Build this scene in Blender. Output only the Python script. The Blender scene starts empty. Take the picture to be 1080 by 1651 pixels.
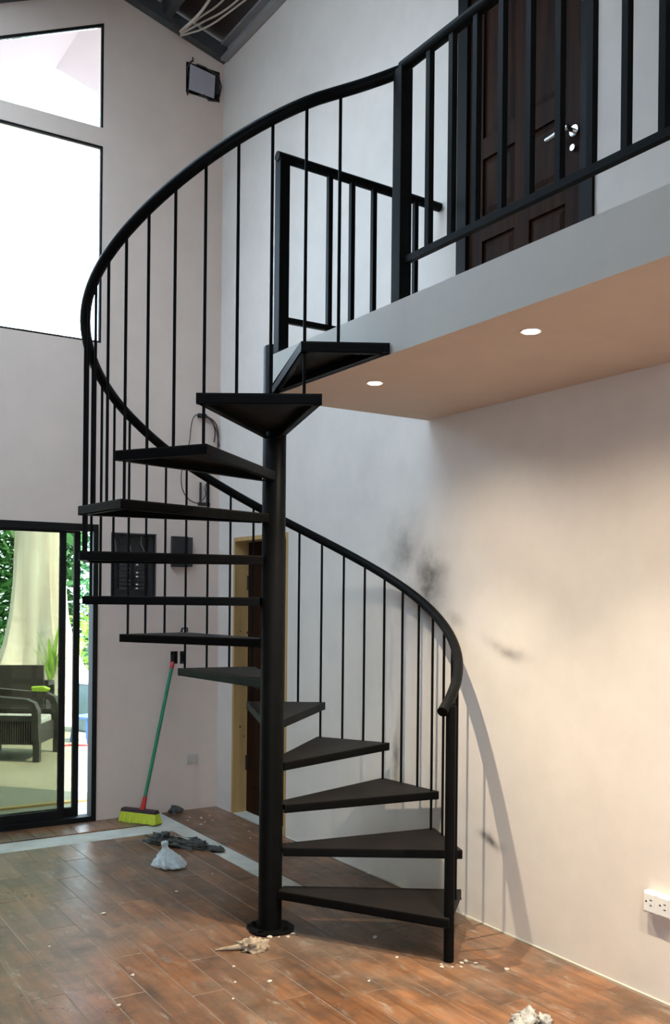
import bpy, bmesh, math, random
from mathutils import Vector, Matrix, noise
random.seed(7)
scene = bpy.context.scene
C = scene.collection
PI = math.pi
rad = math.radians

# ------------------------------------------------------------------ camera
YAW, ROLL = 0.5657, 0.0099
cam_data = bpy.data.cameras.new('camera')
cam = bpy.data.objects.new('camera', cam_data)
C.objects.link(cam)
fw = Vector((math.sin(YAW), math.cos(YAW), 0))
rt = Vector((math.cos(YAW), -math.sin(YAW), 0))
up = Vector((0, 0, 1))
r2 = rt * math.cos(ROLL) + up * math.sin(ROLL)
u2 = -rt * math.sin(ROLL) + up * math.cos(ROLL)
m = Matrix((r2, u2, -fw)).transposed().to_4x4()
m.translation = Vector((-2.1801, -3.978, 1.569))
cam.matrix_world = m
cam_data.sensor_fit = 'VERTICAL'
cam_data.sensor_height = 36.0
cam_data.lens = 1549.35 / 1651 * 36.0
cam_data.shift_y = (961.5 - 825.5) / 1651
cam_data.clip_start = 0.05
scene.camera = cam

# ------------------------------------------------------------------ sky, sun, exposure
world = bpy.data.worlds.new('world')
scene.world = world
world.use_nodes = True
bg = world.node_tree.nodes['Background']
bg.inputs[0].default_value = (0.60, 0.79, 0.98, 1)
bg.inputs[1].default_value = 9.0
sun_d = bpy.data.lights.new('sun', 'SUN')
sun_d.energy = 20.0
sun_d.angle = rad(1.5)
sun_d.color = (1.0, 0.98, 0.95)
sun = bpy.data.objects.new('sun', sun_d)
C.objects.link(sun)
sun.rotation_euler = Vector((-0.42, 0.48, -0.77)).to_track_quat('-Z', 'Y').to_euler()
scene.view_settings.view_transform = 'Standard'
scene.view_settings.look = 'None'
scene.view_settings.exposure = 0.45
scene.view_settings.gamma = 1.0
scene.view_settings.use_curve_mapping = False
DOWNLIGHT_W = 142.0      # beam of the reflector
DOWNLIGHT_SPILL_W = 37.0
DOWNLIGHT_COL = (1.0, 0.90, 0.69)

# ------------------------------------------------------------------ materials
def new_mat(name):
    mt = bpy.data.materials.new(name)
    mt.use_nodes = True
    nt = mt.node_tree
    return mt, nt, nt.nodes['Principled BSDF']

def ramp(nt, fac, stops):
    n = nt.nodes.new('ShaderNodeValToRGB')
    el = n.color_ramp.elements
    while len(el) < len(stops):
        el.new(0.5)
    for e, (p, c) in zip(el, stops):
        e.position = p
        e.color = (c[0], c[1], c[2], 1)
    nt.links.new(fac, n.inputs[0])
    return n.outputs[0]

def coords(nt, scale=(1, 1, 1), kind='Object', rot=(0, 0, 0)):
    tc = nt.nodes.new('ShaderNodeTexCoord')
    mp = nt.nodes.new('ShaderNodeMapping')
    mp.inputs['Scale'].default_value = scale
    mp.inputs['Rotation'].default_value = rot
    nt.links.new(tc.outputs[kind], mp.inputs[0])
    return mp.outputs[0]

def noise_tex(nt, vec, scale, detail=4, rough=0.55):
    n = nt.nodes.new('ShaderNodeTexNoise')
    n.inputs['Scale'].default_value = scale
    n.inputs['Detail'].default_value = detail
    n.inputs['Roughness'].default_value = rough
    nt.links.new(vec, n.inputs['Vector'])
    return n.outputs['Fac']

def mix(nt, fac, a, b, mode='MIX'):
    n = nt.nodes.new('ShaderNodeMix')
    n.data_type = 'RGBA'
    n.blend_type = mode
    for i, v in ((0, fac), (6, a), (7, b)):
        if hasattr(v, 'is_linked'):
            nt.links.new(v, n.inputs[i])
        elif i == 0:
            n.inputs[0].default_value = v
        else:
            n.inputs[i].default_value = (v[0], v[1], v[2], 1)
    return n.outputs[2]

def math_n(nt, op, a, b=None, clamp=False):
    n = nt.nodes.new('ShaderNodeMath')
    n.operation = op
    n.use_clamp = clamp
    for i, v in ((0, a), (1, b)):
        if v is None:
            continue
        if hasattr(v, 'is_linked'):
            nt.links.new(v, n.inputs[i])
        else:
            n.inputs[i].default_value = v
    return n.outputs[0]

def bump(nt, bsdf, h, strength=0.2, dist=0.01):
    b = nt.nodes.new('ShaderNodeBump')
    b.inputs['Strength'].default_value = strength
    b.inputs['Distance'].default_value = dist
    nt.links.new(h, b.inputs['Height'])
    nt.links.new(b.outputs[0], bsdf.inputs['Normal'])

def simple(name, c1, c2=None, rough=0.5, metal=0.0, scale=8.0, bmp=0.0, stretch=(1, 1, 1), spec=0.5, kind='Object'):
    """noise-mottled two colour material"""
    mt, nt, b = new_mat(name)
    if c2 is None:
        c2 = tuple(x * 0.8 for x in c1)
    v = coords(nt, stretch, kind)
    f = noise_tex(nt, v, scale, 5)
    nt.links.new(ramp(nt, f, [(0.3, c1), (0.7, c2)]), b.inputs['Base Color'])
    b.inputs['Roughness'].default_value = rough
    b.inputs['Metallic'].default_value = metal
    b.inputs['Specular IOR Level'].default_value = spec
    if bmp:
        bump(nt, b, noise_tex(nt, v, scale * 4, 4), bmp, 0.004)
    return mt

def plaster(name, base, dirt, stains=()):
    mt, nt, b = new_mat(name)
    v = coords(nt)
    big = noise_tex(nt, v, 0.9, 5, 0.6)
    col = ramp(nt, big, [(0.3, base), (0.72, dirt)])
    mid = noise_tex(nt, v, 5.0, 6, 0.65)
    col = mix(nt, 0.25, col, ramp(nt, mid, [(0.35, tuple(x * 0.86 for x in base)), (0.65, tuple(min(1, x * 1.07) for x in base))]))
    if stains:
        # welding scorch and finger marks with shapes of their own
        wn = nt.nodes.new('ShaderNodeTexNoise')
        wn.inputs['Scale'].default_value = 3.5
        wn.inputs['Detail'].default_value = 5
        nt.links.new(v, wn.inputs['Vector'])
        off = nt.nodes.new('ShaderNodeVectorMath'); off.operation = 'SUBTRACT'
        nt.links.new(wn.outputs['Color'], off.inputs[0]); off.inputs[1].default_value = (0.5, 0.5, 0.5)
        scl = nt.nodes.new('ShaderNodeVectorMath'); scl.operation = 'SCALE'
        nt.links.new(off.outputs[0], scl.inputs[0]); scl.inputs['Scale'].default_value = 0.15
        add = nt.nodes.new('ShaderNodeVectorMath'); add.operation = 'ADD'
        nt.links.new(v, add.inputs[0]); nt.links.new(scl.outputs[0], add.inputs[1])
        total = None
        for (sy, sz, ly, lz, ang, amt) in stains:
            mp = nt.nodes.new('ShaderNodeMapping'); mp.vector_type = 'TEXTURE'
            mp.inputs['Location'].default_value = (0.92, sy, sz)
            mp.inputs['Rotation'].default_value = (ang, 0, 0)
            mp.inputs['Scale'].default_value = (1, ly, lz)
            nt.links.new(add.outputs[0], mp.inputs[0])
            sp = nt.nodes.new('ShaderNodeSeparateXYZ'); nt.links.new(mp.outputs[0], sp.inputs[0])
            q = math_n(nt, 'ADD', math_n(nt, 'POWER', math_n(nt, 'ABSOLUTE', sp.outputs[1]), 2.0), math_n(nt, 'POWER', math_n(nt, 'ABSOLUTE', sp.outputs[2]), 2.0))
            g = math_n(nt, 'MULTIPLY', math_n(nt, 'POWER', 2.718, math_n(nt, 'MULTIPLY', q, -1.0)), amt)
            total = g if total is None else math_n(nt, 'MAXIMUM', total, g)
        gr = noise_tex(nt, v, 6.0, 6)
        total = math_n(nt, 'MULTIPLY', total, math_n(nt, 'SUBTRACT', math_n(nt, 'MULTIPLY', gr, 2.6), 0.45), True)
        col = mix(nt, total, col, (0.035, 0.032, 0.03))
    nt.links.new(col, b.inputs['Base Color'])
    b.inputs['Roughness'].default_value = 0.85
    b.inputs['Specular IOR Level'].default_value = 0.25
    bump(nt, b, noise_tex(nt, v, 45.0, 6, 0.65), 0.12, 0.004)
    return mt

M = {}
M['wall_back'] = plaster('beige_plaster', (0.67, 0.535, 0.455), (0.61, 0.49, 0.42))
M['wall_right'] = plaster('cream_plaster', (0.72, 0.635, 0.57), (0.64, 0.565, 0.515), stains=[
    (0.03, 1.63, 0.13, 0.20, 0.6, 0.9), (0.22, 1.84, 0.16, 0.18, 0.6, 0.5), (-0.22, 1.47, 0.09, 0.035, 0.5, 0.22), (-0.60, 1.32, 0.13, 0.03, 0.35, 0.42),
    (-0.50, 0.41, 0.07, 0.022, 0.1, 1.0), (0.26, 0.70, 0.03, 0.22, 0.0, 0.6), (0.33, 1.20, 0.02, 0.3, 0.0, 0.2), (0.6, 2.25, 0.25, 0.3, 0.4, 0.08)])
M['slab'] = plaster('slab_plaster', (0.72, 0.58, 0.49), (0.66, 0.535, 0.455))
M['fascia'] = plaster('fascia_plaster', (0.56, 0.525, 0.475), (0.50, 0.47, 0.43))
M['ext'] = simple('white_render', (0.75, 0.73, 0.7), (0.68, 0.66, 0.63), 0.9)
M['cement'] = simple('pale_cement', (0.52, 0.49, 0.43), (0.40, 0.37, 0.32), 0.9, scale=6, bmp=0.3)
M['grout'] = simple('pale_grout', (0.30, 0.225, 0.165), (0.08, 0.052, 0.036), 0.9, scale=3.5)
M['steel'] = simple('black_painted_steel', (0.004, 0.0043, 0.0045), (0.006, 0.006, 0.006), 0.45, scale=14, bmp=0.12, spec=0.05)
M['tread'] = simple('dusty_black_tread_steel', (0.005, 0.0042, 0.004), (0.0105, 0.0078, 0.0066), 0.6, scale=5, bmp=0.2, spec=0.18)
M['alu'] = simple('black_aluminium_frame', (0.008, 0.0075, 0.007), (0.012, 0.011, 0.010), 0.6, scale=10, spec=0.12)
M['darkwood'] = simple('dark_stained_wood', (0.036, 0.013, 0.006), (0.011, 0.005, 0.003), 0.5, scale=3.0, stretch=(8, 8, 0.7), bmp=0.1, spec=0.05)
M['doorframe'] = simple('black_stained_frame', (0.008, 0.007, 0.0065), (0.005, 0.005, 0.005), 0.5, scale=4, spec=0.1)
M['pine'] = simple('raw_yellow_pine', (0.52, 0.33, 0.13), (0.40, 0.235, 0.085), 0.65, scale=2.4, stretch=(9, 9, 0.6), bmp=0.08)
M['knot'] = simple('pine_knot', (0.10, 0.045, 0.02), (0.06, 0.03, 0.015), 0.7)
M['chrome'] = simple('brushed_nickel', (0.75, 0.74, 0.72), (0.6, 0.6, 0.6), 0.25, metal=1.0)
M['white'] = simple('white_plastic', (0.78, 0.75, 0.72), (0.70, 0.68, 0.66), 0.4)
M['beigeplate'] = simple('beige_cover_plate', (0.50, 0.43, 0.37), (0.46, 0.40, 0.35), 0.5)
M['black'] = simple('black_plastic', (0.01, 0.01, 0.011), (0.016, 0.016, 0.017), 0.5)
M['panelgrey'] = simple('dark_grey_enclosure', (0.035, 0.037, 0.038), (0.022, 0.024, 0.025), 0.5)
M['breaker'] = simple('black_breaker', (0.015, 0.015, 0.016), (0.025, 0.025, 0.026), 0.35)
M['coverplate'] = simple('grey_lilac_steel_cover', (0.42, 0.38, 0.40), (0.36, 0.33, 0.35), 0.5)
M['wire'] = simple('dark_cable', (0.03, 0.022, 0.02), (0.05, 0.035, 0.03), 0.5)
M['wirepale'] = simple('pale_cable', (0.55, 0.47, 0.38), (0.45, 0.38, 0.3), 0.5)
M['beam'] = simple('grey_primed_steel', (0.065, 0.07, 0.072), (0.045, 0.048, 0.05), 0.55, scale=6)
M['beampale'] = simple('pale_grey_channel', (0.30, 0.285, 0.285), (0.24, 0.23, 0.23), 0.6, scale=4)
M['roof'] = simple('dark_red_roof_sheet', (0.035, 0.018, 0.016), (0.022, 0.013, 0.012), 0.6, scale=3)
M['soffit'] = simple('pink_white_soffit', (0.30, 0.235, 0.24), (0.28, 0.22, 0.225), 0.8, scale=2)
M['green'] = simple('green_broom_handle', (0.012, 0.20, 0.10), (0.012, 0.16, 0.085), 0.4)
M['red'] = simple('red_plastic', (0.50, 0.02, 0.02), (0.4, 0.015, 0.015), 0.4)
M['purple'] = simple('dark_purple_block', (0.035, 0.012, 0.02), (0.025, 0.01, 0.015), 0.5)
M['bristle'] = simple('lime_yellow_bristles', (0.52, 0.56, 0.035), (0.42, 0.47, 0.03), 0.7, scale=20)
M['rag'] = simple('dirty_dark_rag', (0.018, 0.018, 0.018), (0.12, 0.115, 0.10), 0.95, scale=26, bmp=0.4)
M['paper'] = simple('dusty_beige_paper', (0.50, 0.40, 0.29), (0.28, 0.21, 0.15), 0.95, scale=30, bmp=0.5)
M['rubble'] = simple('grey_white_rubble', (0.62, 0.58, 0.54), (0.05, 0.045, 0.045), 0.95, scale=22, bmp=0.6)
M['chip'] = simple('pale_plaster_chip', (0.62, 0.55, 0.47), (0.5, 0.43, 0.36), 0.95)
M['patio'] = simple('yellow_grey_patio_concrete', (0.27, 0.25, 0.18), (0.20, 0.185, 0.135), 0.85, scale=1.6, bmp=0.15)
M['edge'] = simple('ochre_edge', (0.46, 0.30, 0.10), (0.38, 0.26, 0.1), 0.8)
M['gravel'] = simple('pale_gravel', (0.55, 0.55, 0.54), (0.40, 0.39, 0.37), 0.95, scale=9, bmp=0.5)
M['wicker'] = simple('dark_wicker', (0.022, 0.019, 0.017), (0.04, 0.034, 0.03), 0.55, scale=30, bmp=0.3)
M['cushion'] = simple('pale_grey_cushion', (0.42, 0.42, 0.43), (0.36, 0.36, 0.37), 0.9, scale=10)
M['lime'] = simple('lime_cloth', (0.30, 0.46, 0.03), (0.25, 0.4, 0.03), 0.8)
M['teal'] = simple('grey_teal_plastic', (0.10, 0.16, 0.15), (0.075, 0.12, 0.115), 0.5)
M['palelid'] = simple('pale_lid', (0.55, 0.6, 0.62), (0.5, 0.55, 0.57), 0.4)
M['blue'] = simple('blue_plastic', (0.04, 0.11, 0.30), (0.03, 0.085, 0.24), 0.4)
M['bark'] = simple('pale_buttress_bark', (0.70, 0.64, 0.56), (0.42, 0.34, 0.27), 0.95, scale=1.1, stretch=(3, 3, 0.5), bmp=0.0)
def leafmat(name, a, b_):
    mt, nt, b = new_mat(name)
    f = noise_tex(nt, coords(nt), 2.5, 3)
    nt.links.new(ramp(nt, f, [(0.35, a), (0.65, b_)]), b.inputs['Base Color'])
    b.inputs['Roughness'].default_value = 0.45
    tr = nt.nodes.new('ShaderNodeBsdfTranslucent')
    tr.inputs[0].default_value = (a[0] * 1.6, a[1] * 1.6, a[2] * 1.2, 1)
    mx = nt.nodes.new('ShaderNodeMixShader'); mx.inputs[0].default_value = 0.3
    nt.links.new(b.outputs[0], mx.inputs[1]); nt.links.new(tr.outputs[0], mx.inputs[2])
    nt.links.new(mx.outputs[0], nt.nodes['Material Output'].inputs[0])
    return mt
M['leaf'] = leafmat('deep_green_leaf', (0.05, 0.16, 0.06), (0.10, 0.26, 0.08))
M['leafpale'] = leafmat('bright_green_leaf', (0.20, 0.36, 0.05), (0.34, 0.48, 0.07))

def glassmat(name, tint, gloss):
    mt = bpy.data.materials.new(name); mt.use_nodes = True
    nt = mt.node_tree; nt.nodes.clear()
    out = nt.nodes.new('ShaderNodeOutputMaterial')
    t = nt.nodes.new('ShaderNodeBsdfTransparent'); t.inputs[0].default_value = (*tint, 1)
    g = nt.nodes.new('ShaderNodeBsdfGlossy'); g.inputs['Roughness'].default_value = 0.02
    fr = nt.nodes.new('ShaderNodeFresnel'); fr.inputs[0].default_value = 1.45
    mx = nt.nodes.new('ShaderNodeMixShader')
    nt.links.new(math_n(nt, 'MULTIPLY', fr.outputs[0], gloss), mx.inputs[0])
    nt.links.new(t.outputs[0], mx.inputs[1]); nt.links.new(g.outputs[0], mx.inputs[2])
    nt.links.new(mx.outputs[0], out.inputs[0])
    return mt
M['glassdoor'] = glassmat('bronze_tinted_glass', (0.62, 0.63, 0.57), 0.3)
M['glass'] = glassmat('clear_glass', (0.95, 0.96, 0.96), 0.7)
mt, nt, b = new_mat('crinkled_clear_plastic')
b.inputs['Base Color'].default_value = (0.72, 0.78, 0.76, 1); b.inputs['Roughness'].default_value = 0.25
tr = nt.nodes.new('ShaderNodeBsdfTransparent'); mx = nt.nodes.new('ShaderNodeMixShader')
f = noise_tex(nt, coords(nt), 30, 4)
nt.links.new(math_n(nt, 'ADD', math_n(nt, 'MULTIPLY', f, 0.5), 0.35, True), mx.inputs[0])
nt.links.new(tr.outputs[0], mx.inputs[1]); nt.links.new(b.outputs[0], mx.inputs[2])
nt.links.new(mx.outputs[0], nt.nodes['Material Output'].inputs[0])
M['plastic'] = mt
mt, nt, b = new_mat('downlight_lens')
b.inputs['Base Color'].default_value = (1, 1, 1, 1)
b.inputs['Emission Color'].default_value = (1.0, 0.86, 0.72, 1)
b.inputs['Emission Strength'].default_value = 6.0
M['lens'] = mt

# wood-look tile: per-plank shade, long grain, dust film
mt, nt, b = new_mat('brown_wood_look_tile')
oi = nt.nodes.new('ShaderNodeObjectInfo')
geo = nt.nodes.new('ShaderNodeNewGeometry')
mp = nt.nodes.new('ShaderNodeMapping'); mp.inputs['Scale'].default_value = (14, 1.2, 1)
nt.links.new(geo.outputs['Position'], mp.inputs[0])
addv = nt.nodes.new('ShaderNodeVectorMath'); addv.operation = 'ADD'
nt.links.new(mp.outputs[0], addv.inputs[0])
cmb = nt.nodes.new('ShaderNodeCombineXYZ'); nt.links.new(math_n(nt, 'MULTIPLY', oi.outputs['Random'], 37.0), cmb.inputs[2])
nt.links.new(cmb.outputs[0], addv.inputs[1])
grain = noise_tex(nt, addv.outputs[0], 1.6, 6, 0.65)
col = ramp(nt, grain, [(0.25, (0.075, 0.030, 0.013)), (0.5, (0.19, 0.080, 0.034)), (0.75, (0.30, 0.138, 0.064))])
shade = math_n(nt, 'ADD', math_n(nt, 'MULTIPLY', oi.outputs['Random'], 0.45), 0.78)
vm = nt.nodes.new('ShaderNodeVectorMath'); vm.operation = 'SCALE'
nt.links.new(col, vm.inputs[0]); nt.links.new(shade, vm.inputs['Scale'])
dust = noise_tex(nt, geo.outputs['Position'], 1.3, 7, 0.68)
dustf = ramp(nt, dust, [(0.42, (0, 0, 0)), (0.70, (0.75, 0.75, 0.75))])
scr = nt.nodes.new('ShaderNodeMapping'); scr.inputs['Scale'].default_value = (6, 2.2, 1); scr.inputs['Rotation'].default_value = (0, 0, 0.9)
nt.links.new(geo.outputs['Position'], scr.inputs[0])
scrf = ramp(nt, noise_tex(nt, scr.outputs[0], 2.4, 8, 0.75), [(0.55, (0, 0, 0)), (0.66, (0.6, 0.6, 0.6))])
c2 = mix(nt, dustf, vm.outputs[0], (0.145, 0.132, 0.112))
c2 = mix(nt, scrf, c2, (0.32, 0.275, 0.23))
spk = ramp(nt, noise_tex(nt, geo.outputs['Position'], 26.0, 5, 0.8), [(0.63, (0, 0, 0)), (0.72, (0.6, 0.6, 0.6))])
c2 = mix(nt, spk, c2, (0.40, 0.34, 0.28))
drk = ramp(nt, noise_tex(nt, geo.outputs['Position'], 3.2, 6, 0.7), [(0.32, (0.8, 0.8, 0.8)), (0.54, (0, 0, 0))])
c2 = mix(nt, drk, c2, (0.045, 0.030, 0.022))
nt.links.new(c2, b.inputs['Base Color'])
nt.links.new(ramp(nt, dust, [(0.35, (0.26, 0.26, 0.26)), (0.7, (0.5, 0.5, 0.5))]), b.inputs['Roughness'])
b.inputs['Specular IOR Level'].default_value = 0.35
bump(nt, b, noise_tex(nt, geo.outputs['Position'], 14, 6, 0.7), 0.25, 0.004)
M['tile'] = mt

# ------------------------------------------------------------------ mesh helpers
class MB:
    def __init__(self):
        self.v, self.f = [], []
    def add(self, vs, fs):
        o = len(self.v)
        self.v += [tuple(x) for x in vs]
        self.f += [tuple(i + o for i in f) for f in fs]
        return self
    def box(self, a, b_):
        x0, y0, z0 = a; x1, y1, z1 = b_
        return self.add([(x0, y0, z0), (x1, y0, z0), (x1, y1, z0), (x0, y1, z0), (x0, y0, z1), (x1, y0, z1), (x1, y1, z1), (x0, y1, z1)],
                        [(0, 3, 2, 1), (4, 5, 6, 7), (0, 1, 5, 4), (1, 2, 6, 5), (2, 3, 7, 6), (3, 0, 4, 7)])
    def prism(self, poly, d, axis='z', at=0.0):
        """extrude polygon; axis z: (x,y) up by d from at; axis y: (x,z) along y; axis x: (y,z) along x"""
        n = len(poly)
        def mk(p, h):
            return {'z': (p[0], p[1], h), 'y': (p[0], h, p[1]), 'x': (h, p[0], p[1])}[axis]
        vs = [mk(p, at) for p in poly] + [mk(p, at + d) for p in poly]
        return self.add(vs, [tuple(range(n))[::-1], tuple(range(n, 2 * n))] + [(i, (i + 1) % n, n + (i + 1) % n, n + i) for i in range(n)])
    def tube(self, path, r, n=10, cap=True):
        path = [Vector(p) for p in path]
        rs = r if isinstance(r, (list, tuple)) else [r] * len(path)
        rings = []
        t0 = (path[1] - path[0]).normalized()
        ref = Vector((0, 0, 1)) if abs(t0.z) < 0.9 else Vector((1, 0, 0))
        a = t0.cross(ref).normalized()
        for i, p in enumerate(path):
            if i == 0: t = path[1] - path[0]
            elif i == len(path) - 1: t = path[-1] - path[-2]
            else: t = (path[i + 1] - path[i]).normalized() + (path[i] - path[i - 1]).normalized()
            t.normalize()
            a = (a - t * a.dot(t)).normalized()
            bb = t.cross(a)
            rings.append([p + (a * math.cos(2 * PI * k / n) + bb * math.sin(2 * PI * k / n)) * rs[i] for k in range(n)])
        vs = [v for rg in rings for v in rg]
        fs = []
        for i in range(len(rings) - 1):
            for k in range(n):
                k2 = (k + 1) % n
                fs.append((i * n + k, i * n + k2, (i + 1) * n + k2, (i + 1) * n + k))
        if cap:
            fs.append(tuple(range(n))[::-1]); fs.append(tuple((len(rings) - 1) * n + k for k in range(n)))
        return self.add(vs, fs)
    def lathe(self, prof, n=20, c=(0, 0, 0)):
        vs = []
        for (r, z) in prof:
            for k in range(n):
                a = 2 * PI * k / n
                vs.append((c[0] + r * math.cos(a), c[1] + r * math.sin(a), c[2] + z))
        fs = []
        for i in range(len(prof) - 1):
            for k in range(n):
                k2 = (k + 1) % n
                fs.append((i * n + k, i * n + k2, (i + 1) * n + k2, (i + 1) * n + k))
        fs.append(tuple(range(n))[::-1]); fs.append(tuple((len(prof) - 1) * n + k for k in range(n)))
        return self.add(vs, fs)
    def mesh(self, name, smooth=False):
        me = bpy.data.meshes.new(name)
        me.from_pydata(self.v, [], self.f)
        bm = bmesh.new(); bm.from_mesh(me)
        bmesh.ops.recalc_face_normals(bm, faces=bm.faces)
        bm.to_mesh(me); bm.free()
        if smooth:
            me.polygons.foreach_set('use_smooth', [True] * len(me.polygons))
            me.set_sharp_from_angle(angle=rad(40))
        return me
    def build(self, name, mat, parent=None, smooth=False, bevel=0.0, mats=None):
        me = self.mesh(name, smooth)
        o = place(name, me, mat, parent)
        if bevel:
            md = o.modifiers.new('bevel', 'BEVEL'); md.width = bevel; md.segments = 2; md.limit_method = 'ANGLE'
        return o

def place(name, me, mat, parent=None, loc=(0, 0, 0), rotz=0.0):
    o = bpy.data.objects.new(name, me)
    if mat and not me.materials:
        me.materials.append(M[mat])
    C.objects.link(o)
    o.parent = parent
    o.location = loc
    o.rotation_euler = (0, 0, rotz)
    return o

def thing(name, label, cat, loc=(0, 0, 0), rotz=0.0, group=None):
    o = bpy.data.objects.new(name, None)
    o.empty_display_size = 0.1
    C.objects.link(o)
    o.location = loc; o.rotation_euler = (0, 0, rotz)
    return tag(o, label, cat, group)

def tag(o, label, cat, group=None, kind=None):
    o['label'] = label; o['category'] = cat
    if group: o['group'] = group
    if kind: o['kind'] = kind
    return o

def struct(o, label, cat):
    o['kind'] = 'structure'; o['label'] = label; o['category'] = cat
    return o

def lump(name, mat, size, seed, amp=0.35, freq=3.0, sub=3, parent=None, loc=(0, 0, 0), rotz=0.0, flat=True, smooth=True):
    """crumpled lump resting on z = 0"""
    bm = bmesh.new()
    bmesh.ops.create_icosphere(bm, subdivisions=sub, radius=1.0)
    for v in bm.verts:
        d = v.co.normalized()
        n = noise.noise(d * freq + Vector((seed * 3.1, seed * 7.7, seed))) + 0.5 * noise.noise(d * freq * 2.3 + Vector((seed, 0, seed * 2)))
        q = d * (1 + amp * n)
        v.co = Vector((q.x * size[0], q.y * size[1], q.z * size[2]))
        if flat and v.co.z < -0.25 * size[2]:
            v.co.z = -0.25 * size[2]
    zmin = min(v.co.z for v in bm.verts)
    for v in bm.verts: v.co.z -= zmin
    me = bpy.data.meshes.new(name); bm.to_mesh(me); bm.free()
    if smooth:
        me.polygons.foreach_set('use_smooth', [True] * len(me.polygons))
    return place(name, me, mat, parent, loc, rotz)

# ------------------------------------------------------------------ the room shell
XW, YC, XF = 0.9205, 2.5235, -0.046
ZT, ZB = 2.688, 2.494

def cells(mb, us, ws, holes, mk):
    """cells of a wall rectangle minus holes, merged along w"""
    for i in range(len(us) - 1):
        run = None
        for j in range(len(ws) - 1):
            cu, cw = (us[i] + us[i + 1]) / 2, (ws[j] + ws[j + 1]) / 2
            solid = not any(h[0] < cu < h[1] and h[2] < cw < h[3] for h in holes)
            if solid:
                run = [ws[j], ws[j + 1]] if run is None else [run[0], ws[j + 1]]
            if run and (not solid or j == len(ws) - 2):
                mk(us[i], us[i + 1], run[0], run[1]); run = None

# back wall with the sliding door, the two windows and the small recesses
TB = 0.08
PANEL = (0.105, 0.422, 1.518, 1.993)
JBOX = (0.62, 0.89, 5.225, 5.450)
SOCK = [(0.545, 0.600, 1.068, 1.160), (0.617, 0.662, 1.067, 1.159)]
DOOR = (-2.4, 0.0, 0.0, 2.05)
LWIN = (-2.33, 0.008, 3.308, 4.672)
holes = [PANEL, DOOR, LWIN] + SOCK
ZU = 4.80
us = sorted({-6.0, XW + 0.15} | {h[0] for h in holes} | {h[1] for h in holes})
ws = sorted({-0.02, ZU} | {h[2] for h in holes} | {h[3] for h in holes})
ws = [w for w in ws if w != 0.0]
holes2 = [(-2.4, 0.0, -0.02, 2.05) if h is DOOR else h for h in holes]
wb = MB()
cells(wb, us, ws, holes2, lambda a, b_, c, d: wb.box((a, YC, c), (b_, YC + TB, d)))
RIDGE_X, RIDGE_Z, SL, SR = 0.05, 5.765, 0.45, 0.28
def roof_z(x):
    return RIDGE_Z - (SR * (x - RIDGE_X) if x > RIDGE_X else SL * (RIDGE_X - x))
def wtop(x):
    return 5.527 + 0.445 * (x - 0.008)
wb.prism([(0.008, ZU), (JBOX[0], ZU), (JBOX[0], roof_z(JBOX[0])), (RIDGE_X, RIDGE_Z), (0.008, roof_z(0.008))], TB, 'y', YC)
wb.prism([(JBOX[0], ZU), (JBOX[1], ZU), (JBOX[1], JBOX[2]), (JBOX[0], JBOX[2])], TB, 'y', YC)
wb.prism([(JBOX[0], JBOX[3]), (JBOX[1], JBOX[3]), (JBOX[1], roof_z(JBOX[1])), (JBOX[0], roof_z(JBOX[0]))], TB, 'y', YC)
wb.prism([(JBOX[1], ZU), (XW + 0.15, ZU), (XW + 0.15, roof_z(XW + 0.15)), (JBOX[1], roof_z(JBOX[1]))], TB, 'y', YC)
wb.prism([(-1.55, ZU), (-1.55, wtop(-1.55)), (0.008, wtop(0.008)), (0.008, roof_z(0.008)), (-1.55, roof_z(-1.55))], TB, 'y', YC)
wb.prism([(-2.12, ZU), (-1.55, ZU), (-1.55, roof_z(-1.55)), (-2.12, roof_z(-2.12))], TB, 'y', YC)
struct(wb.build('wall_back', 'wall_back'), 'beige plastered gable wall with window, sliding door and open boxes', 'wall')

# right wall with a door opening below and one on the landing
TR = 0.15
LDOOR = (1.48, 2.275, -0.02, 1.985)
UDOOR = (-1.117, -0.215, ZT, 4.76)
wr = MB()
ys = sorted({-6.5, YC} | {LDOOR[0], LDOOR[1], UDOOR[0], UDOOR[1]})
zs = sorted({-0.02, 5.515, LDOOR[3], UDOOR[2], UDOOR[3]})
cells(wr, ys, zs, [LDOOR, UDOOR], lambda a, b_, c, d: wr.box((XW, a, c), (XW + TR, b_, d)))
struct(wr.build('wall_right', 'wall_right'), 'cream plastered wall behind the spiral stair with dark scorch smudges', 'wall')

# walls behind the camera and on the far left side (the first has an unseen window opening added for daylight)
wf = MB(); cells(wf, [-6.0, -4.8, -2.4, XW + TR], [-0.02, 1.0, 2.9, 3.0], [(-4.8, -2.4, 1.0, 2.9)], lambda a, b_, c, d: wf.box((a, -6.65, c), (b_, -6.5, d))); wf.prism([(-6.0, 3.0), (XW + TR, 3.0), (XW + TR, roof_z(XW + TR)), (RIDGE_X, RIDGE_Z), (-6.0, roof_z(-6.0))], 0.15, 'y', -6.65)
struct(wf.build('wall_front', 'wall_back'), 'beige plastered wall with one wide opening added for daylight, opposite the gable wall', 'wall')
wl = MB()
cells(wl, [-6.5, -4.6, -3.0, YC], [-0.02, 2.2, 3.02], [], lambda a, b_, c, d: wl.box((-6.0, a, c), (-5.85, b_, d)))
struct(wl.build('wall_left', 'wall_back'), 'plain beige plastered side wall', 'wall')

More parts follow.
